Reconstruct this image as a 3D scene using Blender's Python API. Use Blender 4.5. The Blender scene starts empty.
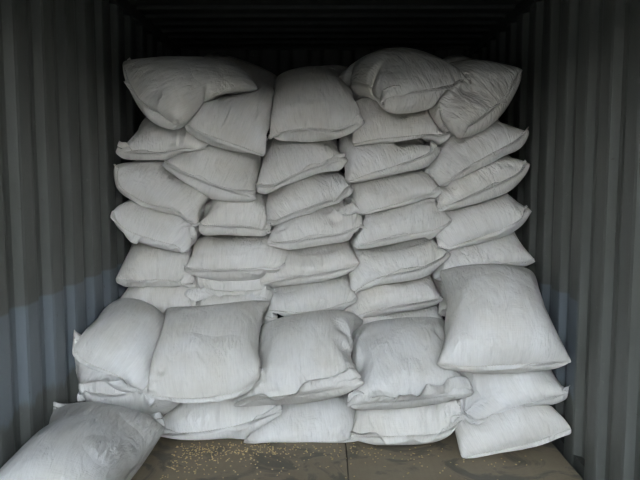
import bpy, bmesh, math, random, time
import numpy as np
from mathutils import Vector
from mathutils.bvhtree import BVHTree

T_START = time.time()
random.seed(7)
rng = np.random.default_rng(7)
scene = bpy.context.scene
col = scene.collection

# ------------------------------------------------------------------ camera
cam_d = bpy.data.cameras.new('camera')
cam = bpy.data.objects.new('camera', cam_d)
col.objects.link(cam)
cam_d.sensor_width = 36.0
cam_d.lens = 650.0 / 640.0 * 36.0
cam_d.clip_start = 0.05
cam.location = (0, 0, 1.335)
cam.rotation_euler = (math.radians(90) - math.atan(62 / 650.0), 0, math.atan(5 / 650.0))
scene.camera = cam

# ------------------------------------------------------------------ sky and exposure
world = bpy.data.worlds.new('hazy_sky')
scene.world = world
world.use_nodes = True
wn, wl = world.node_tree.nodes, world.node_tree.links
wn.clear()
w_out = wn.new('ShaderNodeOutputWorld')
w_bg = wn.new('ShaderNodeBackground')
w_tc = wn.new('ShaderNodeTexCoord')
w_sep = wn.new('ShaderNodeSeparateXYZ')


def w_math(op, a, b=None):
    m = wn.new('ShaderNodeMath')
    m.operation = op
    for k, v in enumerate((a, b)):
        if isinstance(v, (int, float)):
            m.inputs[k].default_value = v
        elif v is not None:
            wl.new(v, m.inputs[k])
    return m.outputs[0]


# hazy clear sky: brightness follows the length of air looked through, 1 - exp(-0.3 / (sin h + 0.05))
wl.new(w_tc.outputs['Generated'], w_sep.inputs[0])
sin_h = w_math('MAXIMUM', w_sep.outputs['Z'], 0.0)
air = w_math('DIVIDE', -0.3, w_math('ADD', sin_h, 0.05))
lum = w_math('SUBTRACT', 1.0, w_math('EXPONENT', air))
w_mix = wn.new('ShaderNodeMix')
w_mix.data_type = 'RGBA'
wl.new(lum, w_mix.inputs[0])
w_mix.inputs[6].default_value = (0.55, 0.76, 1.0, 1)
w_mix.inputs[7].default_value = (1.0, 0.97, 0.93, 1)
wl.new(w_mix.outputs[2], w_bg.inputs['Color'])
wl.new(w_math('MULTIPLY', lum, 2.0), w_bg.inputs['Strength'])
wl.new(w_bg.outputs[0], w_out.inputs[0])

scene.view_settings.view_transform = 'Standard'
scene.view_settings.look = 'None'
scene.view_settings.gamma = 1.0
scene.view_settings.use_curve_mapping = False
scene.view_settings.exposure = 4.03

# ------------------------------------------------------------------ sizes of the container
HALF_W, CEIL, Y_DOOR, Y_END = 1.175, 2.37, -0.6, 5.4
PITCH, CORR = 0.252, 0.036


# ------------------------------------------------------------------ helpers
def mesh_obj(name, verts, faces, mat, parent=None, smooth=False, uvs=None):
    me = bpy.data.meshes.new(name)
    me.from_pydata([tuple(map(float, v)) for v in verts], [], faces)
    me.validate()
    if smooth:
        me.polygons.foreach_set('use_smooth', [True] * len(me.polygons))
    if uvs is not None:
        lay = me.uv_layers.new(name='UVMap')
        li = np.empty(len(me.loops), dtype=np.int32)
        me.loops.foreach_get('vertex_index', li)
        lay.data.foreach_set('uv', np.asarray(uvs, dtype=np.float32)[li].ravel())
    me.materials.append(mat)
    o = bpy.data.objects.new(name, me)
    col.objects.link(o)
    if parent is not None:
        o.parent = parent
    return o


def box(verts, faces, x0, x1, y0, y1, z0, z1):
    b = len(verts)
    verts += [(x0, y0, z0), (x1, y0, z0), (x1, y1, z0), (x0, y1, z0), (x0, y0, z1), (x1, y0, z1), (x1, y1, z1), (x0, y1, z1)]
    faces += [tuple(b + i for i in f) for f in ((3, 2, 1, 0), (4, 5, 6, 7), (0, 1, 5, 4), (1, 2, 6, 5), (2, 3, 7, 6), (3, 0, 4, 7))]


class Nodes:
    def __init__(self, name):
        self.m = bpy.data.materials.new(name)
        self.m.use_nodes = True
        self.n, self.l = self.m.node_tree.nodes, self.m.node_tree.links
        self.b = self.n['Principled BSDF']

    def new(self, kind, **kw):
        nd = self.n.new(kind)
        for k, v in kw.items():
            if k in nd.inputs:
                nd.inputs[k].default_value = v
            else:
                setattr(nd, k, v)
        return nd

    def link(self, a, b):
        self.l.new(a, b)

    def ramp(self, fac, stops):
        r = self.n.new('ShaderNodeValToRGB')
        e = r.color_ramp.elements
        while len(e) < len(stops):
            e.new(0.5)
        for el, (p, c) in zip(e, stops):
            el.position = p
            el.color = (*c, 1) if len(c) == 3 else c
        self.l.new(fac, r.inputs[0])
        return r.outputs[0]

    def mix(self, fac, a, b, blend='MIX'):
        m = self.n.new('ShaderNodeMix')
        m.data_type = 'RGBA'
        m.blend_type = blend
        for sock, v in ((m.inputs[0], fac), (m.inputs[6], a), (m.inputs[7], b)):
            if hasattr(v, 'links') or hasattr(v, 'is_linked'):
                self.l.new(v, sock)
            elif isinstance(v, (int, float)):
                sock.default_value = v
            else:
                sock.default_value = (*v, 1)
        return m.outputs[2]

    def math(self, op, a, b=None, clamp=False):
        m = self.n.new('ShaderNodeMath')
        m.operation = op
        m.use_clamp = clamp
        for i, v in enumerate((a, b)):
            if v is None:
                continue
            if isinstance(v, (int, float)):
                m.inputs[i].default_value = v
            else:
                self.l.new(v, m.inputs[i])
        return m.outputs[0]


# ------------------------------------------------------------------ materials
def mat_sack():
    s = Nodes('woven_sack_fabric')
    uv = s.new('ShaderNodeUVMap')
    obi = s.new('ShaderNodeObjectInfo')
    tc = s.new('ShaderNodeTexCoord')
    rnd = s.math('MULTIPLY', obi.outputs['Random'], 60.0)
    sep = s.new('ShaderNodeSeparateXYZ')
    s.link(uv.outputs[0], sep.inputs[0])

    def noise(vec, sx, sy, detail=3.0, rough=0.55, dist=0.0):
        mp = s.new('ShaderNodeMapping')
        mp.inputs['Scale'].default_value = (sx, sy, sx)
        s.link(vec, mp.inputs[0])
        n = s.new('ShaderNodeTexNoise', noise_dimensions='4D')
        n.inputs['Scale'].default_value = 1.0
        n.inputs['Detail'].default_value = detail
        n.inputs['Roughness'].default_value = rough
        n.inputs['Distortion'].default_value = dist
        s.link(mp.outputs[0], n.inputs['Vector'])
        s.link(rnd, n.inputs['W'])
        return n.outputs[0]
    warp = noise(uv.outputs[0], 240, 14)           # warp tapes of the weave
    weft = noise(uv.outputs[0], 16, 240, 2.0)
    crease = noise(uv.outputs[0], 34, 5, 3.0, 0.6, 0.8)     # gathers running away from the mouth
    fold = noise(uv.outputs[0], 13, 6, 3.0, 0.5, 1.2)       # soft dents of the filling
    cloud = noise(tc.outputs['Object'], 5, 5, 4.0, 0.6)
    spot = noise(tc.outputs['Object'], 24, 24, 2.0)
    base = s.mix(s.ramp(cloud, [(0.35, (0, 0, 0)), (0.72, (1, 1, 1))]), (0.86, 0.855, 0.84), (0.76, 0.735, 0.67))
    base = s.mix(1.0, base, s.ramp(warp, [(0.3, (0.88, 0.88, 0.88)), (0.7, (1, 1, 1))]), 'MULTIPLY')
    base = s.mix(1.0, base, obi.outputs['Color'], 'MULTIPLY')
    speck = s.ramp(spot, [(0.72, (0, 0, 0)), (0.80, (1, 1, 1))])
    base = s.mix(s.math('MULTIPLY', speck, 0.4), base, (0.38, 0.33, 0.25))
    s.link(base, s.b.inputs['Base Color'])
    s.b.inputs['Roughness'].default_value = 0.5
    s.b.inputs['Specular IOR Level'].default_value = 0.35
    near = s.new('ShaderNodeMapRange')
    near.inputs['From Min'].default_value = 0.02
    near.inputs['From Max'].default_value = 0.42
    near.inputs['To Min'].default_value = 1.0
    near.inputs['To Max'].default_value = 0.25
    s.link(sep.outputs['Y'], near.inputs['Value'])
    h = s.math('MULTIPLY', s.math('MULTIPLY', crease, near.outputs[0]), 0.0065)
    ruck = noise(uv.outputs[0], 26, 9, 2.0, 0.5, 1.8)       # clusters of slack wrinkles here and there
    where = s.ramp(noise(uv.outputs[0], 5, 5, 1.0), [(0.52, (0, 0, 0)), (0.66, (1, 1, 1))])
    h = s.math('ADD', h, s.math('MULTIPLY', s.math('MULTIPLY', ruck, where), 0.020))
    h = s.math('ADD', h, s.math('MULTIPLY', fold, 0.020))
    h = s.math('ADD', h, s.math('MULTIPLY', warp, 0.0014))
    h = s.math('ADD', h, s.math('MULTIPLY', weft, 0.0012))
    bp = s.new('ShaderNodeBump', Strength=0.8, Distance=1.0)
    s.link(h, bp.inputs['Height'])
    s.link(bp.outputs[0], s.b.inputs['Normal'])
    return s.m


def mat_plain(name, colr, rough=0.6, metallic=0.0):
    s = Nodes(name)
    tc = s.new('ShaderNodeTexCoord')
    n = s.new('ShaderNodeTexNoise', Scale=60.0, Detail=2.0)
    s.link(tc.outputs['Object'], n.inputs['Vector'])
    c = s.mix(n.outputs[0], tuple(v * 0.85 for v in colr), tuple(min(1, v * 1.1) for v in colr))
    s.link(c, s.b.inputs['Base Color'])
    s.b.inputs['Roughness'].default_value = rough
    s.b.inputs['Metallic'].default_value = metallic
    return s.m


def mat_wall(name, band_lo, band_hi, y_cut=None, dark=1.0):
    """Grey-green container paint, scuffed, with a blue-grey band low on the wall."""
    s = Nodes(name)
    geo = s.new('ShaderNodeNewGeometry')
    sep = s.new('ShaderNodeSeparateXYZ')
    s.link(geo.outputs['Position'], sep.inputs[0])
    n1 = s.new('ShaderNodeTexNoise', Scale=2.2, Detail=6.0, Roughness=0.62)
    s.link(geo.outputs['Position'], n1.inputs['Vector'])
    mp = s.new('ShaderNodeMapping')
    mp.inputs['Scale'].default_value = (9, 9, 1.1)
    s.link(geo.outputs['Position'], mp.inputs[0])
    n2 = s.new('ShaderNodeTexNoise', Scale=1.5, Detail=5.0, Roughness=0.65)
    s.link(mp.outputs[0], n2.inputs['Vector'])
    n3 = s.new('ShaderNodeTexNoise', Scale=26.0, Detail=3.0, Roughness=0.7)
    s.link(geo.outputs['Position'], n3.inputs['Vector'])
    c = s.mix(s.ramp(n1.outputs[0], [(0.3, (0, 0, 0)), (0.7, (1, 1, 1))]), (0.088, 0.094, 0.087), (0.120, 0.126, 0.116))
    c = s.mix(s.ramp(n2.outputs[0], [(0.42, (0, 0, 0)), (0.75, (1, 1, 1))]), c, (0.080, 0.084, 0.074))
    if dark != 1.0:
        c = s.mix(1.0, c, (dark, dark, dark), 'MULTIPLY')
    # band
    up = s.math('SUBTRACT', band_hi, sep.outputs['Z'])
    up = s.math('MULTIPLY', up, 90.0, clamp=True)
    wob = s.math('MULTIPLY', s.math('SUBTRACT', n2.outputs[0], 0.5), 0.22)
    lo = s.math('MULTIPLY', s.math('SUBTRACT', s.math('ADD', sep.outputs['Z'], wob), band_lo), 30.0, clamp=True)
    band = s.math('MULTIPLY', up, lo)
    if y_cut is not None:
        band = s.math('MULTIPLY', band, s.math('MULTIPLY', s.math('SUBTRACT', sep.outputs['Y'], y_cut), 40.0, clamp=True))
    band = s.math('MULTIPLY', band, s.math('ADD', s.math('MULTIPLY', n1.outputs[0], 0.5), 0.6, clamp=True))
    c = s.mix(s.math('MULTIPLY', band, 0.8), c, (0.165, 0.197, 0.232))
    # scuffs and rust specks
    c = s.mix(s.math('MULTIPLY', s.ramp(n3.outputs[0], [(0.66, (0, 0, 0)), (0.72, (1, 1, 1))]), 0.35), c, (0.20, 0.20, 0.185))
    c = s.mix(s.math('MULTIPLY', s.ramp(n3.outputs[0], [(0.27, (1, 1, 1)), (0.32, (0, 0, 0))]), 0.5), c, (0.06, 0.045, 0.035))
    s.link(c, s.b.inputs['Base Color'])
    s.b.inputs['Roughness'].default_value = 0.5
    s.b.inputs['Specular IOR Level'].default_value = 0.35
    bp = s.new('ShaderNodeBump', Strength=0.15, Distance=0.004)
    s.link(n3.outputs[0], bp.inputs['Height'])
    s.link(bp.outputs[0], s.b.inputs['Normal'])
    return s.m


def mat_floor():
    s = Nodes('worn_plywood_floor')
    geo = s.new('ShaderNodeNewGeometry')
    mp = s.new('ShaderNodeMapping')
    mp.inputs['Scale'].default_value = (60, 3, 10)
    s.link(geo.outputs['Position'], mp.inputs[0])
    g = s.new('ShaderNodeTexNoise', Scale=1.0, Detail=4.0)
    s.link(mp.outputs[0], g.inputs['Vector'])
    n1 = s.new('ShaderNodeTexNoise', Scale=4.5, Detail=6.0, Roughness=0.65, Distortion=1.2)
    s.link(geo.outputs['Position'], n1.inputs['Vector'])
    n2 = s.new('ShaderNodeTexNoise', Scale=11.0, Detail=5.0, Roughness=0.7)
    s.link(geo.outputs['Position'], n2.inputs['Vector'])
    c = s.mix(n2.outputs[0], (0.225, 0.18, 0.12), (0.33, 0.275, 0.19))
    c = s.mix(s.math('MULTIPLY', g.outputs[0], 0.35), c, (0.16, 0.135, 0.092))
    c = s.mix(s.math('MULTIPLY', s.ramp(n1.outputs[0], [(0.50, (0, 0, 0)), (0.60, (1, 1, 1))]), 0.8), c, (0.085, 0.076, 0.06))
    s.link(c, s.b.inputs['Base Color'])
    s.link(s.ramp(n1.outputs[0], [(0.45, (0.7, 0.7, 0.7)), (0.65, (0.45, 0.45, 0.45))]), s.b.inputs['Roughness'])
    bp = s.new('ShaderNodeBump', Strength=0.25, Distance=0.004)
    s.link(n2.outputs[0], bp.inputs['Height'])
    s.link(bp.outputs[0], s.b.inputs['Normal'])
    return s.m


M_SACK = mat_sack()
M_THREAD = mat_plain('stitching_thread', (0.60, 0.57, 0.50), 0.8)
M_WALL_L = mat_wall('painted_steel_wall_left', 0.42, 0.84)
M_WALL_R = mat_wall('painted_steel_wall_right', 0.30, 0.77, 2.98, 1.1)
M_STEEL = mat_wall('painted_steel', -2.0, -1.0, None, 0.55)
M_FLOOR = mat_floor()
M_GRAIN = mat_plain('spilled_grain', (0.66, 0.50, 0.24), 0.6)
M_SKY_BLOCKER = mat_plain('dark_sky_blocker', (0.06, 0.055, 0.05), 0.9)  # for the added wall out of view; dark, so it returns little light
M_GROUND = mat_plain('dusty_ground', (0.05, 0.047, 0.042), 0.9)


# ------------------------------------------------------------------ the container shell
def struct(o):
    o['kind'] = 'structure'
    return o


def corrugation(y0, y1, phase):
    """profile points (position along the wall, depth outward)"""
    pts, k = [(y0, CORR)], math.floor((y0 - phase) / PITCH)
    while True:
        b = phase + k * PITCH
        for dy, dep in ((-0.095, CORR), (-0.055, 0.0), (0.055, 0.0), (0.095, CORR)):
            y = b + dy
            if y0 < y < y1:
                # rounded press bends
                if dep == 0.0:
                    pts += [(y - 0.007 if dy < 0 else y - 0.010, 0.004 if dy < 0 else 0.0), (y + 0.010 if dy < 0 else y + 0.007, 0.0 if dy < 0 else 0.004)]
                else:
                    pts += [(y - 0.010 if dy < 0 else y - 0.007, CORR if dy < 0 else CORR - 0.004), (y + 0.007 if dy < 0 else y + 0.010, CORR - 0.004 if dy < 0 else CORR)]
        k += 1
        if b > y1 + PITCH:
            break
    pts.append((y1, CORR))
    return pts


def side_wall(name, sx, mat, phase):
    prof = corrugation(Y_DOOR + 0.1, Y_END + 0.02, phase)
    V, Fc = [], []
    zs = (-0.06, 0.10, CEIL - 0.08, CEIL + 0.02)
    th = 0.004
    for layer in (0, 1):
        for (y, d) in prof:
            for z in zs:
                V.append((sx * (HALF_W + d + layer * th), y, z))
    n, m = len(prof), len(zs)
    for layer in (0, 1):
        for i in range(n - 1):
            for j in range(m - 1):
                a = layer * n * m + i * m + j
                q = (a, a + m, a + m + 1, a + 1)
                Fc.append(q if (sx > 0) == (layer == 0) else q[::-1])
    o = struct(mesh_obj(name, V, Fc, mat))
    # bottom and top rails and the corner post
    V, Fc = [], []
    a, b = sorted((sx * (HALF_W + 0.004), sx * (HALF_W + 0.06)))
    box(V, Fc, a, b, Y_DOOR, Y_END, -0.14, 0.03)
    mesh_obj('bottom_rail', V, Fc, M_STEEL, o)
    V, Fc = [], []
    a, b = sorted((sx * (HALF_W - 0.012), sx * (HALF_W + 0.06)))
    box(V, Fc, a, b, Y_DOOR, Y_END, CEIL - 0.06, CEIL + 0.01)
    mesh_obj('top_rail', V, Fc, M_STEEL, o)
    V, Fc = [], []
    a, b = sorted((sx * (HALF_W - 0.02), sx * (HALF_W + 0.07)))
    box(V, Fc, a, b, Y_DOOR - 0.06, Y_DOOR + 0.10, -0.15, CEIL + 0.1)
    mesh_obj('corner_post', V, Fc, M_STEEL, o)
    return o


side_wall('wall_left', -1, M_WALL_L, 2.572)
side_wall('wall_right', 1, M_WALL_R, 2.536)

# end wall
V, Fc = [], []
prof = corrugation(-HALF_W - 0.05, HALF_W + 0.05, 0.05)
for (x, d) in prof:
    for z in (-0.10, CEIL + 0.06):
        V.append((x, Y_END - 0.03 + d, z))
for i in range(len(prof) - 1):
    Fc.append((2 * i, 2 * i + 1, 2 * i + 3, 2 * i + 2)[::-1])
struct(mesh_obj('wall_back', V, Fc, M_STEEL))

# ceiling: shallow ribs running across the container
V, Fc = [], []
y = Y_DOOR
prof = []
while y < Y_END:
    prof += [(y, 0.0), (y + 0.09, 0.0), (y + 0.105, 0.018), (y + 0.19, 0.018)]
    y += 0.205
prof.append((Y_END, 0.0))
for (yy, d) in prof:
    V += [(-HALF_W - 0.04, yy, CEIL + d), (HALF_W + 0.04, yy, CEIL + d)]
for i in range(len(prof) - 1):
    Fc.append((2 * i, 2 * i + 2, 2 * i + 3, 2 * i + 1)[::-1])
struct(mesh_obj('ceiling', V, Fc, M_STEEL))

# door header above the open end
V, Fc = [], []
box(V, Fc, -HALF_W - 0.07, HALF_W + 0.07, Y_DOOR - 0.06, Y_DOOR + 0.06, CEIL - 0.09, CEIL + 0.1)
struct(mesh_obj('trim_1', V, Fc, M_STEEL))

# floor: steel deck with plywood panels on it
V, Fc = [], []
box(V, Fc, -HALF_W - 0.004, HALF_W + 0.004, Y_DOOR - 0.06, Y_END, -0.14, -0.030)
floor = struct(mesh_obj('floor', V, Fc, M_STEEL))
for (x0, x1) in ((-1.150, 0.1035), (0.1085, 1.150)):
    for (y0, y1) in ((Y_DOOR - 0.05, 2.20), (2.204, 4.60), (4.604, Y_END - 0.05)):
        bm = bmesh.new()
        bmesh.ops.create_cube(bm, size=1.0)
        for v in bm.verts:
            v.co = Vector((x0 if v.co.x < 0 else x1, y0 if v.co.y < 0 else y1, -0.030 if v.co.z < 0 else 0.0))
        bmesh.ops.bevel(bm, geom=bm.edges[:], offset=0.002, segments=1, affect='EDGES')
        me = bpy.data.meshes.new('plywood_panel')
        bm.to_mesh(me)
        bm.free()
        me.materials.append(M_FLOOR)
        o = bpy.data.objects.new('plywood_panel', me)
        col.objects.link(o)
        o.parent = floor

# yard ground outside the open doors
V = [(-40, -60, -0.16), (40, -60, -0.16), (40, 40, -0.16), (-40, 40, -0.16)]
struct(mesh_obj('ground', V, [(0, 1, 2, 3)], M_GROUND))

# unseen dark wall behind the camera, added to block the low sky light
V, Fc = [], []
box(V, Fc, -24, 24, -10.3, -10.0, -0.16, 3.0)
yard = struct(mesh_obj('wall_sky_blocker', V, Fc, M_SKY_BLOCKER))
for k in range(13):
    V, Fc = [], []
    box(V, Fc, -24 + 4 * k - 0.2, -24 + 4 * k + 0.2, -10.0, -9.85, -0.16, 3.0)
    mesh_obj('blocker_pier', V, Fc, M_SKY_BLOCKER, yard)
V, Fc = [], []
box(V, Fc, -24.3, 24.3, -10.4, -9.8, 3.0, 3.1)
mesh_obj('blocker_coping', V, Fc, M_SKY_BLOCKER, yard)

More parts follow.
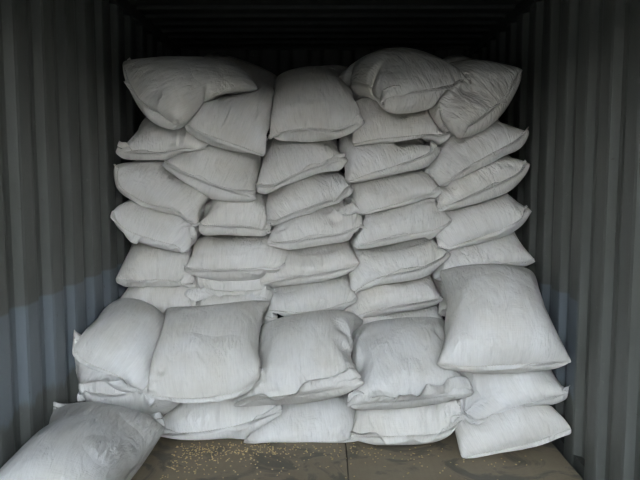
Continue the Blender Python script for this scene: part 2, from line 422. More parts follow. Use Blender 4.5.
# ------------------------------------------------------------------ sacks: where each one lies
# seam = sewn mouth of the sack, left to right, in metres; rear = middle of its other end
BAGS = [
    dict(n='L1', seam=[[-1.064,3.56,1.966],[-1.044,3.5,1.862],[-0.982,3.46,1.743],[-0.886,3.45,1.69],[-0.774,3.46,1.644]], rear=[-0.504,3.819,1.865], T=0.2, L=0.8, hem=0.03, flop=-0.3, fill=1, off=0.15, taper=0, crumple=0.4, tone=1),
    dict(n='L2', seam=[[-1.135,3.57,1.509],[-1.037,3.57,1.482],[-0.901,3.57,1.476],[-0.763,3.57,1.503],[-0.649,3.57,1.487]], rear=[-0.888,4.188,1.59], T=0.19, L=0.8, hem=0.035, flop=1.2, fill=1, off=0.42, taper=0, crumple=0.8, tone=1),
    dict(n='L3', seam=[[-1.14,3.56,1.411],[-1.108,3.55,1.27],[-0.976,3.52,1.184],[-0.851,3.52,1.189],[-0.734,3.52,1.097]], rear=[-0.812,4.147,1.339], T=0.2, L=0.8, hem=0.03, flop=1, fill=1, off=0.42, taper=0, crumple=0.8, tone=1),
    dict(n='L4', seam=[[-1.162,3.57,1.16],[-1.1,3.54,1.057],[-0.975,3.52,1.015],[-0.864,3.51,0.989],[-0.765,3.5,0.935]], rear=[-0.876,4.146,1.148], T=0.19, L=0.8, hem=0.045, flop=1.2, fill=1, off=0.42, taper=0, crumple=0.8, tone=1),
    dict(n='L5', seam=[[-1.145,3.57,0.793],[-1.029,3.57,0.77],[-0.889,3.57,0.776],[-0.728,3.57,0.748]], rear=[-0.928,4.186,0.874], T=0.19, L=0.8, hem=0.03, flop=1.1, fill=1, off=0.42, taper=0, crumple=0.4, tone=1),
    dict(n='L6', seam=[[-1.162,3.57,0.606],[-0.977,3.57,0.59],[-0.698,3.57,0.59]], rear=[-0.927,4.187,0.697], T=0.19, L=0.8, hem=0.03, flop=1.1, fill=1, off=0.42, taper=0, crumple=0.4, tone=1),
    dict(n='M1', seam=[[-0.783,3.5,1.653],[-0.663,3.48,1.578],[-0.556,3.47,1.53],[-0.435,3.47,1.488],[-0.324,3.48,1.457]], rear=[-0.462,4.037,1.799], T=0.2, L=0.8, hem=0.022, flop=1, fill=1, off=0.42, taper=0, crumple=0.4, tone=1),
    dict(n='M2', seam=[[-0.868,3.52,1.426],[-0.756,3.52,1.362],[-0.621,3.52,1.303],[-0.487,3.52,1.265],[-0.373,3.52,1.249]], rear=[-0.575,4.134,1.443], T=0.19, L=0.8, hem=0.035, flop=1.2, fill=1, off=0.42, taper=0, crumple=0.4, tone=1),
    dict(n='M3', seam=[[-0.723,3.55,1.1],[-0.603,3.55,1.079],[-0.438,3.55,1.068],[-0.285,3.55,1.04]], rear=[-0.493,4.188,1.162], T=0.19, L=0.8, hem=0.02, flop=1, fill=1, off=0.42, taper=0, crumple=0.4, tone=1),
    dict(n='M4', seam=[[-0.771,3.52,0.85],[-0.601,3.52,0.839],[-0.41,3.52,0.84],[-0.218,3.52,0.867]], rear=[-0.497,4.158,0.951], T=0.19, L=0.8, hem=0.022, flop=1, fill=1, off=0.42, taper=0, crumple=0.4, tone=1),
    dict(n='M5', seam=[[-0.746,3.6,0.732],[-0.617,3.6,0.721],[-0.477,3.6,0.709],[-0.325,3.6,0.727]], rear=[-0.534,4.24,0.809], T=0.19, L=0.8, hem=0.075, flop=0.9, fill=1, off=0.42, taper=0, crumple=0.4, tone=1),
    dict(n='M6', seam=[[-0.75,3.55,0.56],[-0.527,3.55,0.555],[-0.266,3.55,0.567]], rear=[-0.509,4.19,0.643], T=0.19, L=0.8, hem=0.03, flop=1.1, fill=1, off=0.42, taper=0, crumple=0.4, tone=1),
    dict(n='N1', seam=[[-0.304,3.5,1.547],[-0.224,3.5,1.584],[-0.08,3.5,1.605],[0.069,3.5,1.584],[0.196,3.5,1.652]], rear=[-0.07,4.062,1.874], T=0.2, L=0.8, hem=0.035, flop=1.2, fill=1, off=0.42, taper=0, crumple=0.4, tone=1),
    dict(n='N2', seam=[[-0.376,3.55,1.302],[-0.272,3.55,1.297],[-0.136,3.55,1.367],[-0.016,3.55,1.416],[0.114,3.55,1.454]], rear=[-0.155,4.184,1.493], T=0.19, L=0.8, hem=0.035, flop=1.2, fill=1, off=0.42, taper=0, crumple=0.8, tone=1),
    dict(n='N3', seam=[[-0.31,3.53,1.102],[-0.19,3.53,1.146],[-0.027,3.53,1.195],[0.141,3.53,1.292]], rear=[-0.116,4.168,1.29], T=0.19, L=0.8, hem=0.025, flop=1, fill=1, off=0.42, taper=0, crumple=0.4, tone=1),
    dict(n='N4', seam=[[-0.305,3.52,0.983],[-0.136,3.52,1.005],[0.054,3.52,1.032],[0.233,3.52,1.065]], rear=[-0.048,4.158,1.115], T=0.19, L=0.8, hem=0.025, flop=1, fill=1, off=0.42, taper=0, crumple=0.4, tone=1),
    dict(n='N5', seam=[[-0.353,3.55,0.757],[-0.22,3.55,0.786],[-0.027,3.55,0.802],[0.182,3.55,0.858]], rear=[-0.1,4.188,0.899], T=0.19, L=0.8, hem=0.02, flop=1, fill=1, off=0.42, taper=0, crumple=0.4, tone=1),
    dict(n='N6', seam=[[-0.317,3.56,0.598],[-0.139,3.56,0.599],[0.028,3.56,0.622],[0.172,3.56,0.667]], rear=[-0.083,4.198,0.724], T=0.19, L=0.8, hem=0.02, flop=1, fill=1, off=0.42, taper=0, crumple=0.4, tone=1),
    dict(n='P0', seam=[[0.312,3.5,1.783],[0.403,3.47,1.799],[0.548,3.46,1.803],[0.682,3.48,1.816],[0.791,3.52,1.832]], rear=[0.242,4.019,1.899], T=0.21, L=0.8, hem=0.03, flop=0.5, fill=1, off=0.3, taper=0, crumple=0.4, tone=1),
    dict(n='P1', seam=[[0.151,3.55,1.523],[0.324,3.55,1.545],[0.512,3.55,1.561],[0.7,3.55,1.603]], rear=[0.414,4.175,1.726], T=0.2, L=0.8, hem=0.022, flop=1, fill=1, off=0.42, taper=0, crumple=0.4, tone=1),
    dict(n='P2', seam=[[0.119,3.53,1.319],[0.216,3.53,1.351],[0.324,3.53,1.383],[0.458,3.53,1.432],[0.607,3.53,1.506]], rear=[0.334,4.165,1.519], T=0.19, L=0.8, hem=0.05, flop=1.25, fill=1, off=0.42, taper=0, crumple=0.8, tone=1),
    dict(n='P3', seam=[[0.082,3.55,1.112],[0.273,3.55,1.161],[0.463,3.55,1.216],[0.631,3.55,1.286]], rear=[0.332,4.188,1.288], T=0.19, L=0.8, hem=0.022, flop=1, fill=1, off=0.42, taper=0, crumple=0.4, tone=1),
    dict(n='P4', seam=[[0.174,3.52,0.956],[0.272,3.52,0.999],[0.407,3.52,1.027],[0.543,3.52,1.043],[0.683,3.52,1.103]], rear=[0.406,4.156,1.132], T=0.19, L=0.8, hem=0.035, flop=1.1, fill=1, off=0.42, taper=0, crumple=0.8, tone=1),
    dict(n='P5', seam=[[0.165,3.52,0.713],[0.257,3.52,0.78],[0.366,3.52,0.818],[0.519,3.52,0.846],[0.675,3.52,0.934]], rear=[0.388,4.157,0.922], T=0.19, L=0.8, hem=0.035, flop=1.25, fill=1, off=0.42, taper=0, crumple=0.8, tone=1),
    dict(n='P6', seam=[[0.117,3.55,0.562],[0.277,3.55,0.613],[0.471,3.55,0.647],[0.647,3.55,0.681]], rear=[0.364,4.188,0.712], T=0.19, L=0.8, hem=0.02, flop=1, fill=1, off=0.42, taper=0, crumple=0.4, tone=1),
    dict(n='P7', seam=[[0.152,3.58,0.441],[0.421,3.58,0.453],[0.689,3.58,0.477]], rear=[0.415,4.218,0.551], T=0.19, L=0.8, hem=0.02, flop=1, fill=1, off=0.42, taper=0, crumple=0.4, tone=1),
    dict(n='Q1', seam=[[0.716,3.44,1.548],[0.764,3.43,1.63],[0.859,3.44,1.687],[0.951,3.48,1.759],[1.027,3.54,1.908]], rear=[0.569,3.942,1.816], T=0.2, L=0.8, hem=0.055, flop=0.5, fill=1, off=0.15, taper=0, crumple=0.8, tone=1),
    dict(n='Q2', seam=[[0.639,3.54,1.303],[0.74,3.54,1.378],[0.863,3.54,1.453],[0.985,3.54,1.528],[1.09,3.54,1.602]], rear=[0.771,4.15,1.549], T=0.19, L=0.8, hem=0.03, flop=0.8, fill=1, off=0.42, taper=0, crumple=0.8, tone=1),
    dict(n='Q3', seam=[[0.596,3.56,1.155],[0.748,3.56,1.232],[0.926,3.56,1.308],[1.033,3.56,1.357],[1.096,3.56,1.427]], rear=[0.796,4.177,1.38], T=0.19, L=0.8, hem=0.022, flop=0.8, fill=1, off=0.42, taper=0, crumple=0.4, tone=1),
    dict(n='Q4', seam=[[0.611,3.56,0.946],[0.769,3.56,0.99],[0.932,3.56,1.04],[1.04,3.56,1.101],[1.109,3.56,1.183]], rear=[0.813,4.177,1.155], T=0.19, L=0.8, hem=0.02, flop=0.8, fill=1, off=0.42, taper=0, crumple=0.4, tone=1),
    dict(n='Q5', seam=[[0.621,3.57,0.783],[0.774,3.57,0.839],[0.967,3.57,0.873],[1.154,3.57,0.884]], rear=[0.86,4.187,0.931], T=0.19, L=0.8, hem=0.025, flop=1, fill=1, off=0.42, taper=0, crumple=0.4, tone=1),
    dict(n='Q6', seam=[[0.637,3.55,0.596],[0.858,3.55,0.619],[1.165,3.55,0.664]], rear=[0.879,4.167,0.728], T=0.19, L=0.8, hem=0.025, flop=1, fill=1, off=0.42, taper=0, crumple=0.4, tone=1),
    dict(n='R1', seam=[[-0.945,4.15,2.101],[-0.89,4.14,1.946],[-0.747,4.14,1.847],[-0.559,4.14,1.81],[-0.336,4.18,1.789]], rear=[-0.556,4.774,2.027], T=0.2, L=0.8, hem=0.03, flop=0.3, fill=1, off=0.12, taper=0, crumple=0.4, tone=1),
    dict(n='R2', seam=[[0.753,4.14,2.054],[0.801,4.12,1.929],[0.939,4.12,1.855],[1.082,4.14,1.808]], rear=[0.935,4.758,1.986], T=0.2, L=0.8, hem=0.03, flop=0.3, fill=1, off=0.15, taper=0, crumple=0.4, tone=1),
    dict(n='R3', seam=[[-0.171,4.18,1.827],[0.031,4.18,1.82],[0.272,4.18,1.826]], rear=[0.05,4.789,1.963], T=0.18, L=0.8, hem=0.02, flop=0.8, fill=1, off=0.42, taper=0, crumple=0.4, tone=1),
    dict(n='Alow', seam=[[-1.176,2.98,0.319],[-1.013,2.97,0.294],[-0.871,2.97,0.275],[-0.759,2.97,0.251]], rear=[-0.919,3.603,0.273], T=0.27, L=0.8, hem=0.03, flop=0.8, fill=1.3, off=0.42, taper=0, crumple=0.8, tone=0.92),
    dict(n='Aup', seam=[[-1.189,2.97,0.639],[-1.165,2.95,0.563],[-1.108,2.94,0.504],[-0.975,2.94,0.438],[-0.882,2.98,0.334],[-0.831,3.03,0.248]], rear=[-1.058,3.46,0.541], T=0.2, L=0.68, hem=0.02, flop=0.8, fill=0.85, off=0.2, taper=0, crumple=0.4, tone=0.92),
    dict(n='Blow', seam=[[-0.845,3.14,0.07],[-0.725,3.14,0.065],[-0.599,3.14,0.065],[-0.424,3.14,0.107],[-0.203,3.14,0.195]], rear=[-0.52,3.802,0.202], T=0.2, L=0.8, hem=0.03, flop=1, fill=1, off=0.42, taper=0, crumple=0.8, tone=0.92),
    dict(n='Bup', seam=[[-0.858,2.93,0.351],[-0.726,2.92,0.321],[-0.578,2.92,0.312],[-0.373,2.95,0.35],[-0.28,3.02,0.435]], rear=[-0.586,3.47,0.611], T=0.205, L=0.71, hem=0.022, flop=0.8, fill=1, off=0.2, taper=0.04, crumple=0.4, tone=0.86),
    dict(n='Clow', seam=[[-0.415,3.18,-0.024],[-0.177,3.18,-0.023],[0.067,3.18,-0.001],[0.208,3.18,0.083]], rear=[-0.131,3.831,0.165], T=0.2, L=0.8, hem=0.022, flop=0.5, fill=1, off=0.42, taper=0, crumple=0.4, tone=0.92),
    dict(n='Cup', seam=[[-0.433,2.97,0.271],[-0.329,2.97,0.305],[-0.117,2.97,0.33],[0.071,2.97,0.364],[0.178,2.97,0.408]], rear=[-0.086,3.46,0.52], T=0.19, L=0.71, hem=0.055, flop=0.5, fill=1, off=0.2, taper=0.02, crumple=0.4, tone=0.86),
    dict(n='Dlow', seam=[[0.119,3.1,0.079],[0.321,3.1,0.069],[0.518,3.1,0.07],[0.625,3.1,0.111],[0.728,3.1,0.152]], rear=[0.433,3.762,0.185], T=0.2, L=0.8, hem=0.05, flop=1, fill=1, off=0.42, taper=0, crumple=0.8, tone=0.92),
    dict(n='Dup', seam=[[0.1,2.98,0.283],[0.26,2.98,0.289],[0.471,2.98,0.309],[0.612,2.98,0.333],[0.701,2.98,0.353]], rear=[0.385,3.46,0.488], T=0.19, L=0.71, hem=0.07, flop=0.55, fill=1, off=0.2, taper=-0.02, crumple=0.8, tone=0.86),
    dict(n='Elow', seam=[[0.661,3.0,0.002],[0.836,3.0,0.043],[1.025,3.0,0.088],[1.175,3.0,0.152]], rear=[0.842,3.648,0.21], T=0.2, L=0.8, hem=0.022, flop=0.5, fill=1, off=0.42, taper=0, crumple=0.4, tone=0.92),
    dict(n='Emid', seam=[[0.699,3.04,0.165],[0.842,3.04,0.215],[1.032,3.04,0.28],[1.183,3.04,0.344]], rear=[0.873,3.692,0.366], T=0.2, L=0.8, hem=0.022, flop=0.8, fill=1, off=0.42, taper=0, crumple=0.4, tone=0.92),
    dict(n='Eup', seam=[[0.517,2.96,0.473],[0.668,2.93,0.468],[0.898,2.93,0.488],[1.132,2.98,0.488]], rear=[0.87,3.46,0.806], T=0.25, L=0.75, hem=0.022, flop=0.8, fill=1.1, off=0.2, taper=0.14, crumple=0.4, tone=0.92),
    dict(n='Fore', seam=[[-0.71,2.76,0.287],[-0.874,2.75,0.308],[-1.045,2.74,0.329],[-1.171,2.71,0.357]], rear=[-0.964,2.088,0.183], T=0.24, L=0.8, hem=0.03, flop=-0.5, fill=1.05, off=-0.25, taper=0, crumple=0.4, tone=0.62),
]

# ------------------------------------------------------------------ sacks: fill the fabric and let the pile press itself into shape
NU, NV = 40, 42
SV = np.linspace(0, 1, NV) ** 1.3          # rows lie closer together near the sewn mouth
NB = len(BAGS)
f32 = np.float32


def resample(pts, n):
    pts = np.asarray(pts, float)
    seg = np.linalg.norm(np.diff(pts, axis=0), axis=1)
    s = np.concatenate([[0], np.cumsum(seg)])
    # round the corners of the line a little
    t = np.linspace(0, s[-1], n)
    out = np.stack([np.interp(t, s, pts[:, i]) for i in range(3)], axis=1)
    for _ in range(4):
        out[1:-1] = 0.5 * out[1:-1] + 0.25 * (out[:-2] + out[2:])
    return out, s[-1]


def unit(v):
    return v / (np.linalg.norm(v) + 1e-9)


X = np.zeros((NB, 2, NV, NU, 3), f32)
seamT = np.zeros((NB, NU, 3), f32)
rearT = np.zeros((NB, 3), f32)
CT = np.zeros((NB, 3), f32)
RU = np.zeros(NB, f32)
RV = np.zeros(NB, f32)
VT = np.zeros(NB, f32)
UPV = np.zeros((NB, 3), f32)
for i, b in enumerate(BAGS):
    sm, ln = resample(b['seam'], NU)
    Wd = min(max(ln * (1.05 if b['n'][0] in 'BCDEF' else 1.11), 0.55), 0.68)
    RU[i] = Wd / (NU - 1)
    RV[i] = b['L']
    VT[i] = Wd * b['L'] * b['T'] * 0.64 * b['fill']
    seamT[i] = sm
    rear = np.array(b['rear'])
    rearT[i] = rear
    mid = (sm[0] + sm[-1]) / 2
    ax = unit(rear - mid)
    ud = sm[-1] - sm[0]
    ud = unit(ud - ax * ud.dot(ax))
    up = np.cross(ud, ax)
    UPV[i] = up
    ru = ud.copy()
    if b['n'][0] not in 'ABCDEF':
        ru[2] *= 0.6
        ru = unit(ru)
    s = SV[:, None]
    t = np.linspace(-1, 1, NU)[None, :]
    rearline = rear[None, :] + ru[None, :] * (np.linspace(-1, 1, NU) * Wd * 0.46)[:, None]
    base = sm[None] * (1 - s[..., None]) + rearline[None] * s[..., None]
    prof = np.clip(1 - np.abs(2 * s - 1) ** 2.6, 0, 1) ** 0.6 * np.clip(1 - np.abs(t) ** 2.6, 0, 1) ** 0.6
    h = prof * b['T'] * 0.27
    lift = np.clip(s * 5, 0, 1) ** 0.8 * (1 - s) ** 0.3 * b['T'] * b['off'] * np.ones_like(t)
    base = base + up * (lift * (1 - s) if b['n'] else lift)[..., None]
    jit = rng.normal(0, 0.0015, (2, NV, NU, 3))
    X[i, 0] = base + up * h[..., None] + jit[0]
    X[i, 1] = base - up * h[..., None] + jit[1]
    CT[i] = base[4:-4].mean(axis=(0, 1))


def weld(X):
    for sl in (np.s_[:, :, 0, :], np.s_[:, :, -1, :], np.s_[:, :, :, 0], np.s_[:, :, :, -1]):
        a = X[sl]
        a[:] = a.mean(axis=1, keepdims=True)


def edges(X, axis, rest, k_s, k_c):
    n = X.shape[axis]
    for par in (0, 1):
        idx0 = [slice(None)] * 5
        idx1 = [slice(None)] * 5
        idx0[axis] = slice(par, n - 1, 2)
        idx1[axis] = slice(par + 1, n, 2)
        i0, i1 = tuple(idx0), tuple(idx1)
        a, b = X[i0], X[i1]
        d = b - a
        ln = np.sqrt(np.einsum('...i,...i->...', d, d)) + 1e-7
        e = (ln - (rest[:, :, par::2] if axis == 2 else rest)) / ln
        e *= np.where(e > 0, f32(0.5 * k_s), f32(0.5 * k_c))
        d *= e[..., None]
        X[i0] += d
        X[i1] -= d
    weld(X)


def diag(X, rest, k):
    for (s0, s1) in ((np.s_[:, :, :-1, :-1], np.s_[:, :, 1:, 1:]), (np.s_[:, :, :-1, 1:], np.s_[:, :, 1:, :-1])):
        a, b = X[s0], X[s1]
        d = b - a
        ln = np.sqrt(np.einsum('...i,...i->...', d, d)) + 1e-7
        e = (ln - rest) / ln * f32(k)
        d *= e[..., None]
        X[s0] += d
        X[s1] -= d
    weld(X)


def normals(X):
    du = np.empty_like(X)
    du[:, :, :, 1:-1] = X[:, :, :, 2:] - X[:, :, :, :-2]
    du[:, :, :, 0] = X[:, :, :, 1] - X[:, :, :, 0]
    du[:, :, :, -1] = X[:, :, :, -1] - X[:, :, :, -2]
    dv = np.empty_like(X)
    dv[:, :, 1:-1] = X[:, :, 2:] - X[:, :, :-2]
    dv[:, :, 0] = X[:, :, 1] - X[:, :, 0]
    dv[:, :, -1] = X[:, :, -1] - X[:, :, -2]
    n = np.cross(du, dv)
    n[:, 1] *= -1
    return n           # length about 4 * cell area


def volume(X, n):
    c = X.mean(axis=(1, 2, 3), keepdims=True)
    return np.einsum('bsvui,bsvui->b', X - c, n) / 12.0


# faces of one bag, for the contact search and for the final mesh
idx = np.zeros((2, NV, NU), int)
cnt = 0
for v in range(NV):
    for u in range(NU):
        idx[0, v, u] = cnt
        cnt += 1
for v in range(NV):
    for u in range(NU):
        if v in (0, NV - 1) or u in (0, NU - 1):
            idx[1, v, u] = idx[0, v, u]
        else:
            idx[1, v, u] = cnt
            cnt += 1
NVERT = cnt
QUADS = []
for v in range(NV - 1):
    for u in range(NU - 1):
        q = (idx[0, v, u], idx[0, v, u + 1], idx[0, v + 1, u + 1], idx[0, v + 1, u])
        QUADS.append(tuple(int(k) for k in q))
        q = (idx[1, v, u], idx[1, v + 1, u], idx[1, v + 1, u + 1], idx[1, v, u + 1])
        if len(set(q)) == 4:
            QUADS.append(tuple(int(k) for k in q))
QUADS = [q for q in QUADS if len(set(q)) == 4]


def flat(Xb):
    out = np.zeros((NVERT, 3))
    out[idx[1].ravel()] = Xb[1].reshape(-1, 3)
    out[idx[0].ravel()] = Xb[0].reshape(-1, 3)
    return out


GAP = 0.003
K = 3
CP = np.zeros((K, NB, 2 * NV * NU, 3), f32)
CN = np.zeros((K, NB, 2 * NV * NU, 3), f32)
CM = np.zeros((K, NB, 2 * NV * NU), bool)


def find_contacts(X):
    CM[:] = False
    trees, lo, hi = [], [], []
    for b in range(NB):
        vv = flat(X[b])
        trees.append(BVHTree.FromPolygons(vv.tolist(), QUADS))
        lo.append(vv.min(0))
        hi.append(vv.max(0))
    R = 0.07
    for a in range(NB):
        P = X[a].reshape(-1, 3)
        used = np.zeros(len(P), int)
        for b in range(NB):
            if a == b or (lo[a] > hi[b] + 0.01).any() or (hi[a] < lo[b] - 0.01).any():
                continue
            m = np.where(((P > lo[b] - 0.008) & (P < hi[b] + 0.008)).all(axis=1) & (used < K))[0]
            fn = trees[b].find_nearest
            for j, p in zip(m.tolist(), P[m].tolist()):
                co, no, fi, dist = fn(p, R)
                if co is None:
                    continue
                s = (p[0] - co[0]) * no[0] + (p[1] - co[1]) * no[1] + (p[2] - co[2]) * no[2]
                if s < 0.008:
                    k = used[j]
                    CP[k, a, j] = co
                    CN[k, a, j] = no
                    CM[k, a, j] = True
                    used[j] += 1


def apply_contacts(X, w):
    P = X.reshape(NB, -1, 3)
    for k in range(K):
        m = CM[k]
        if not m.any():
            continue
        p, q, n = P[m], CP[k][m], CN[k][m]
        s = np.einsum('ij,ij->i', p - q, n) - f32(GAP)
        s = np.minimum(s, 0)
        P[m] = p - n * (s * f32(w))[:, None]


FLOOR_Z, WALL_X = 0.004, HALF_W - 0.004
STEPS, EVERY = 240, 16
prev = X.copy()
dSV = np.diff(SV).astype(f32)
rowU = np.ones(NV, f32)
rowU[:3] = (0.87, 0.93, 0.98)             # the stitched mouth gathers the fabric
rowU[-2:] = (0.98, 0.93)
taper = np.array([b['taper'] for b in BAGS], f32)[:, None] * SV[None].astype(f32)
restU = (RU[:, None] * rowU[None] * (1 - taper))[:, None, :, None]
restV = (RV[:, None] * dSV[None])[:, None, :, None]
restD = np.sqrt((RU[:, None] * (1 - taper[:, 1:])) ** 2 + (RV[:, None] * dSV[None]) ** 2)[:, None, :, None]
rvm = np.empty((NB, NV), f32)
rvm[:, 1:-1] = 0.5 * RV[:, None] * (dSV[1:] + dSV[:-1])[None]
rvm[:, 0], rvm[:, -1] = 0.5 * RV * dSV[0], 0.5 * RV * dSV[-1]
area = (4 * RU[:, None] * rvm)[:, None, :, None, None]
sw = np.ones(NU, f32) * 0.10
sw[:3] = sw[-3:] = 0.2
weld(X)
for it in range(STEPS):
    vel = (X - prev) * f32(0.80)
    prev = X.copy()
    X += np.clip(vel, -0.006, 0.006)
    nrm = normals(X)
    vol = volume(X, nrm)
    err = np.clip((VT - vol) / VT, -0.5, 0.5)
    X += nrm / area * (err * 0.010)[:, None, None, None, None].astype(f32)
    X[..., 2] -= f32(0.00010)
    X[:, :, 4:-4] += ((CT - X[:, :, 4:-4].mean(axis=(1, 2, 3))) * f32(0.06))[:, None, None, None, :]
    # the sewn mouth and the far end stay where they lie
    X[:, :, 0] += (seamT[:, None] - X[:, :, 0]) * sw[None, None, :, None]
    rc = X[:, :, -4:].mean(axis=(1, 2, 3))
    X[:, :, NV // 2:] += ((rearT - rc) * f32(0.05))[:, None, None, None, :]
    weld(X)
    for _ in range(2):
        edges(X, 3, restU, 1.0, 0.75)
        edges(X, 2, restV, 1.0, 0.75)
    diag(X, restD, 0.10)
    # bending stiffness
    lap = np.zeros_like(X)
    lap[:, :, 1:-1, 1:-1] = 0.25 * (X[:, :, 2:, 1:-1] + X[:, :, :-2, 1:-1] + X[:, :, 1:-1, 2:] + X[:, :, 1:-1, :-2]) - X[:, :, 1:-1, 1:-1]
    l2 = np.zeros_like(X)
    l2[:, :, 2:-2, 2:-2] = 0.25 * (lap[:, :, 3:-1, 2:-2] + lap[:, :, 1:-3, 2:-2] + lap[:, :, 2:-2, 3:-1] + lap[:, :, 2:-2, 1:-3]) - lap[:, :, 2:-2, 2:-2]
    X -= l2 * f32(0.15)
    if it % EVERY == 0:
        find_contacts(X)
    apply_contacts(X, 0.5)
    X[..., 2] = np.maximum(X[..., 2], FLOOR_Z)
    X[..., 0] = np.clip(X[..., 0], -WALL_X, WALL_X)
    weld(X)
for _ in range(2):
    find_contacts(X)
    apply_contacts(X, 0.55)
    X[..., 2] = np.maximum(X[..., 2], FLOOR_Z)
    X[..., 0] = np.clip(X[..., 0], -WALL_X, WALL_X)
    weld(X)
print('sack settling took %.1f s' % (time.time() - T_START), 'fill', np.round(volume(X, normals(X)) / VT, 2).tolist())

# ------------------------------------------------------------------ sacks: build the objects
LABELS = {
    'L1': ('plump white sack atop the far-left column, its sewn mouth facing the left wall', 'white sacks in the tall back stack'),
    'L2': ('white sack second from top in the far-left column, wavy hem level across its front', 'white sacks in the tall back stack'),
    'L3': ('white sack third from top in the far-left column, slumping down to the right', 'white sacks in the tall back stack'),
    'L4': ('white sack fourth from top in the far-left column, pointed ear touching the left wall', 'white sacks in the tall back stack'),
    'L5': ('white sack fifth from top in the far-left column, just above the half-hidden lowest one', 'white sacks in the tall back stack'),
    'L6': ('lowest visible white sack of the far-left column, half hidden behind the front pile', 'white sacks in the tall back stack'),
    'M1': ('white sack on top of the second column, sloping forward with its right corner lowest', 'white sacks in the tall back stack'),
    'M2': ('white sack second from top in the second column, hem falling from left to right', 'white sacks in the tall back stack'),
    'M3': ('small-looking white sack third from top in the second column from the left', 'white sacks in the tall back stack'),
    'M4': ('wide white sack fourth from top in the second column, straight level hem along its base', 'white sacks in the tall back stack'),
    'M5': ('thin-looking white sack squeezed under the wide one in the second column, broad hem hanging down', 'white sacks in the tall back stack'),
    'M6': ('bottom white sack of the second column, only a strip showing above the front pile', 'white sacks in the tall back stack'),
    'N1': ('bulging white sack on top of the middle column, tilted forward with a curved hem', 'white sacks in the tall back stack'),
    'N2': ('white sack second from top in the middle column, loose hem rising to the right', 'white sacks in the tall back stack'),
    'N3': ('white sack third from top in the middle column, slanting steeply up to the right', 'white sacks in the tall back stack'),
    'N4': ('flat wide white sack fourth from top in the middle column', 'white sacks in the tall back stack'),
    'N5': ('white sack fifth from top in the middle column, directly above the lowest one', 'white sacks in the tall back stack'),
    'N6': ('lowest white sack of the middle column, resting behind the centre of the front pile', 'white sacks in the tall back stack'),
    'P0': ('fat white sack perched highest on the fourth column, pointed hem corner sticking out right', 'white sacks in the tall back stack'),
    'P1': ('smooth white sack directly below the perched fat one in the fourth column', 'white sacks in the tall back stack'),
    'P2': ('white sack third from top in the fourth column, crumpled hem flap at lower left', 'white sacks in the tall back stack'),
    'P3': ('smooth white sack fourth from top in the fourth column, hem slanting up to the right', 'white sacks in the tall back stack'),
    'P4': ('white sack fifth from top in the fourth column, creased hem across its front', 'white sacks in the tall back stack'),
    'P5': ('white sack sixth from top in the fourth column, hem curling down at the left corner', 'white sacks in the tall back stack'),
    'P6': ('white sack near the bottom of the fourth column, pointed left corner above the front pile', 'white sacks in the tall back stack'),
    'P7': ('bottom white sack of the fourth column, only its top edge showing above the front pile', 'white sacks in the tall back stack'),
    'Q1': ('tall tilted white sack on top of the far-right column, sewn edge facing the right wall', 'white sacks in the tall back stack'),
    'Q2': ('white sack second from top in the far-right column, long ear sticking out to the right', 'white sacks in the tall back stack'),
    'Q3': ('white sack third from top in the far-right column, pointed corner against the right wall', 'white sacks in the tall back stack'),
    'Q4': ('white sack fourth from top in the far-right column, hem curving up at the right', 'white sacks in the tall back stack'),
    'Q5': ('white sack fifth from top in the far-right column, just above the big leaning sack', 'white sacks in the tall back stack'),
    'Q6': ('bottom white sack of the far-right column, almost hidden behind the big leaning sack', 'white sacks in the tall back stack'),
    'R1': ('shadowed white sack lying behind the two top-left sacks of the stack', 'white sacks lying behind the top of the stack'),
    'R2': ('dim white sack behind the top of the stack at the right', 'white sacks lying behind the top of the stack'),
    'R3': ('dark shadowed sack behind the stack, between the middle and fourth column tops', 'white sacks lying behind the top of the stack'),
    'Alow': ('flat white sack under the left end of the front pile, behind the foreground sack', 'white sacks in the low front pile'),
    'Aup': ('white sack leaning at the left end of the front pile, one ear raised', 'white sacks in the low front pile'),
    'Blow': ('white sack on the floor at the left of the front pile, beside the spilled grain', 'white sacks in the low front pile'),
    'Bup': ('broad white sack leaning in the front pile, second from the left in its upper row', 'white sacks in the low front pile'),
    'Clow': ('white sack on the floor in the middle of the front pile, flat straight bottom edge', 'white sacks in the low front pile'),
    'Cup': ('white sack leaning in the middle of the front pile, hem flap running under its front', 'white sacks in the low front pile'),
    'Dlow': ('white sack on the floor right of the middle, thick rolled hem along its base', 'white sacks in the low front pile'),
    'Dup': ('white sack leaning right of the middle in the front pile, wide crumpled hem hanging', 'white sacks in the low front pile'),
    'Elow': ('lowest white sack of the three piled at the right end of the front pile', 'white sacks in the low front pile'),
    'Emid': ('middle white sack of the three piled at the right end of the front pile', 'white sacks in the low front pile'),
    'Eup': ('big smooth white sack leaning on top at the right end of the front pile', 'white sacks in the low front pile'),
    'Fore': ('large greyish-white sack lying nearest the viewer in the lower left corner', 'white sacks in the low front pile'),
}
UVS = np.zeros((NVERT, 2))
for v in range(NV):
    for u in range(NU):
        UVS[idx[1, v, u]] = (u / (NU - 1) * 0.58 + 1.0, SV[v] * 0.8)
for v in range(NV):
    for u in range(NU):
        UVS[idx[0, v, u]] = (u / (NU - 1) * 0.58, SV[v] * 0.8)


def smooth_line(a, k):
    a = a.copy()
    for _ in range(k):
        a[1:-1] = 0.5 * a[1:-1] + 0.25 * (a[:-2] + a[2:])
    return a


TREES, LOW, HIGH = [], [], []
for i in range(NB):
    vv = flat(X[i])
    TREES.append(BVHTree.FromPolygons(vv.tolist(), QUADS))
    LOW.append(vv.min(0) - 0.01)
    HIGH.append(vv.max(0) + 0.01)


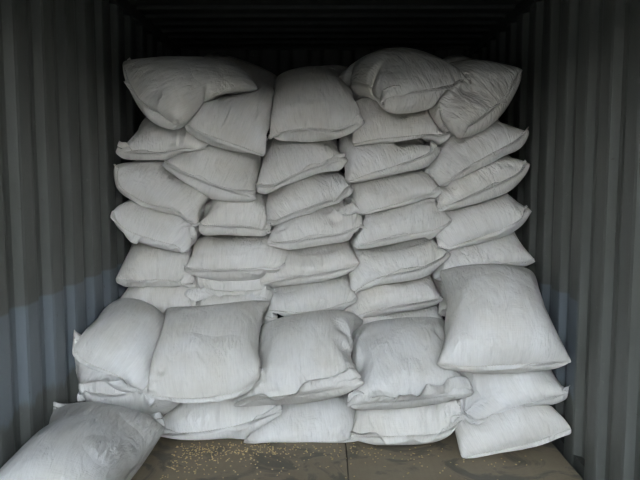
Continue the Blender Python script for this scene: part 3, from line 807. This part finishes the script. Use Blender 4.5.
def push_out(P, gap):
    for _ in range(2):
        for k in range(NB):
            m = np.where(((P > LOW[k]) & (P < HIGH[k])).all(axis=1))[0]
            for j in m:
                co, no, fi, dist = TREES[k].find_nearest(Vector(P[j]), 0.08)
                if co is None:
                    continue
                s = (Vector(P[j]) - co).dot(no)
                if s < gap:
                    P[j] += np.array(no) * (gap - s)
    P[:, 2] = np.maximum(P[:, 2], 0.006)
    P[:, 0] = np.clip(P[:, 0], -WALL_X, WALL_X)
    return P


def make_sack(i, b):
    Xb = X[i].astype(float)
    vv = flat(Xb)
    base = np.array([vv[:, 0].mean(), vv[:, 1].mean(), vv[:, 2].min()])
    root = bpy.data.objects.new('grain_sack', None)
    col.objects.link(root)
    root.location = base
    root.empty_display_size = 0.1
    r2 = np.random.default_rng(100 + i)
    label, grp = LABELS[b['n']]
    root['label'] = label
    root['category'] = 'sack'
    root['group'] = grp
    uv = UVS
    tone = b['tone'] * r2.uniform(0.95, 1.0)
    warm = r2.uniform(0.0, 0.035)
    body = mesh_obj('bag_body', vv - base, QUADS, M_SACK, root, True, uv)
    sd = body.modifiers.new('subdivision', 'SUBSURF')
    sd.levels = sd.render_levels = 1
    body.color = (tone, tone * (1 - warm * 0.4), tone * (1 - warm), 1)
    # sewn hem: flat strip beyond the stitched mouth
    seam = Xb[0, 0]
    inner = smooth_line(0.5 * (Xb[0, 3] + Xb[1, 3]), 4)
    out = seam - inner
    out = smooth_line(out / (np.linalg.norm(out, axis=1, keepdims=True) + 1e-9), 3)
    out /= np.linalg.norm(out, axis=1, keepdims=True)
    along = np.gradient(smooth_line(seam, 3), axis=0)
    along /= np.linalg.norm(along, axis=1, keepdims=True)
    nn = np.cross(along, out)
    ph = r2.uniform(0, 6.28, 4)
    tt = np.linspace(0, 1, NU)
    wav = 0.5 * np.sin(tt * r2.uniform(7, 11) + ph[0]) + 0.45 * np.sin(tt * r2.uniform(16, 24) + ph[1]) + 0.35 * np.sin(tt * r2.uniform(32, 46) + ph[3])
    rows = 5
    hem_len = b['hem'] * (1 + 0.20 * np.sin(tt * 5 + ph[2]) + 0.12 * np.sin(tt * 17 + ph[3]))
    pts = [seam]
    cur = seam.copy()
    for r in range(1, rows + 1):
        ang = b['flop'] * (0.2 + 0.8 * r / rows) * 1.3 + wav * b['crumple']
        dr = out * np.cos(ang)[:, None] + nn * np.sin(ang)[:, None]
        cur = cur + dr * (hem_len / rows)[:, None]
        cur = push_out(cur, 0.004)
        pts.append(cur.copy())
    for r in range(2, rows + 1):
        pts[r] = smooth_line(pts[r], 1)
    P = np.stack(pts)                        # rows+1, NU, 3
    th = 0.0022
    nrm = np.gradient(P, axis=0)
    tn = np.cross(np.gradient(P, axis=1), nrm)
    tn /= np.linalg.norm(tn, axis=2, keepdims=True) + 1e-9
    top = P + tn * th
    bot = P - tn * th
    R1 = rows + 1
    V = np.concatenate([top.reshape(-1, 3), bot.reshape(-1, 3)]) - base
    fc = []
    o2 = R1 * NU
    for r in range(rows):
        for u in range(NU - 1):
            a = r * NU + u
            fc.append((a, a + NU, a + NU + 1, a + 1))
            fc.append((o2 + a, o2 + a + 1, o2 + a + NU + 1, o2 + a + NU))
    rim = [r * NU for r in range(R1)] + [rows * NU + u for u in range(1, NU)] + [r * NU + NU - 1 for r in range(rows - 1, -1, -1)] + [u for u in range(NU - 2, 0, -1)]
    for k in range(len(rim)):
        p, q = rim[k], rim[(k + 1) % len(rim)]
        fc.append((p, o2 + p, o2 + q, q))
    huv = np.zeros((len(V), 2))
    g = np.stack(np.meshgrid(tt * 0.58, -np.linspace(0, 1, R1) * b['hem']), axis=-1).reshape(-1, 2)
    huv[:o2] = g
    huv[o2:] = g + np.array([1.0, 0.0])
    hem = mesh_obj('sewn_hem', V, fc, M_SACK, root, True, huv)
    sd = hem.modifiers.new('subdivision', 'SUBSURF')
    sd.levels = sd.render_levels = 1
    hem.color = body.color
    # stitches: a row of short thread loops through the hem just outside the mouth
    c0 = P[0] * 0.75 + P[1] * 0.25
    n = 44
    sp = np.linspace(0.02, 0.98, n * 2)
    cx = np.stack([np.interp(sp, tt, c0[:, k]) for k in range(3)], 1)
    cn = np.stack([np.interp(sp, tt, tn[0][:, k]) for k in range(3)], 1)
    V, fc = [], []
    for k in range(n):
        a, c = cx[2 * k], cx[2 * k + 1]
        dv = unit(c - a)
        for sg in (1, -1):
            nv = unit(cn[2 * k]) * sg
            sv = unit(np.cross(dv, nv)) * 0.0014
            a2, c2 = a + nv * 0.0022, c + nv * 0.0022
            b0 = len(V)
            V += [a2 - sv, a2 + sv, c2 + sv, c2 - sv, (a2 + c2) / 2 - sv * 0.6 + nv * 0.0022, (a2 + c2) / 2 + sv * 0.6 + nv * 0.0022]
            fc += [(b0, b0 + 1, b0 + 5, b0 + 4), (b0 + 4, b0 + 5, b0 + 2, b0 + 3), (b0, b0 + 4, b0 + 3), (b0 + 1, b0 + 2, b0 + 5)]
    mesh_obj('stitching', np.array(V) - base, fc, M_THREAD, hem)
    return root


for i, b in enumerate(BAGS):
    make_sack(i, b)

# ------------------------------------------------------------------ spilled grain on the floor in front of the pile
V, Fc = [], []
oct_v = [(1, 0, 0), (-1, 0, 0), (0, 1, 0), (0, -1, 0), (0, 0, 1), (0, 0, -1)]
oct_f = [(0, 2, 4), (2, 1, 4), (1, 3, 4), (3, 0, 4), (2, 0, 5), (1, 2, 5), (3, 1, 5), (0, 3, 5)]
centres = [(-0.60, 3.08, 0.10, 0.05, 120), (-0.35, 3.08, 0.10, 0.06, 120), (-0.70, 2.95, 0.08, 0.12, 110), (0.0, 3.08, 0.25, 0.05, 90),
           (-0.45, 2.9, 0.25, 0.15, 90), (0.45, 3.0, 0.25, 0.06, 50), (0.6, 2.9, 0.4, 0.12, 25), (-0.1, 2.75, 0.5, 0.25, 60)]
for (cx, cy, sx, sy, n) in centres:
    for _ in range(n):
        x, y = rng.normal(cx, sx), rng.normal(cy, sy)
        if not (-0.74 < x < 1.1):
            continue
        L, w = rng.uniform(0.0042, 0.0068), rng.uniform(0.0028, 0.0042)
        a = rng.uniform(0, 6.28)
        b0 = len(V)
        for (p, q, r) in oct_v:
            px, py = p * L, q * w
            V.append((x + px * math.cos(a) - py * math.sin(a), y + px * math.sin(a) + py * math.cos(a), w * 0.8 + r * w * 0.8))
        Fc += [tuple(b0 + k for k in f) for f in oct_f]
gr = mesh_obj('spilled_grain', V, Fc, M_GRAIN, None, True)
gr['label'] = 'loose yellow grain kernels spilled on the plywood in front of the sacks'
gr['category'] = 'grain'
gr['kind'] = 'stuff'
print('script took %.1f s' % (time.time() - T_START))
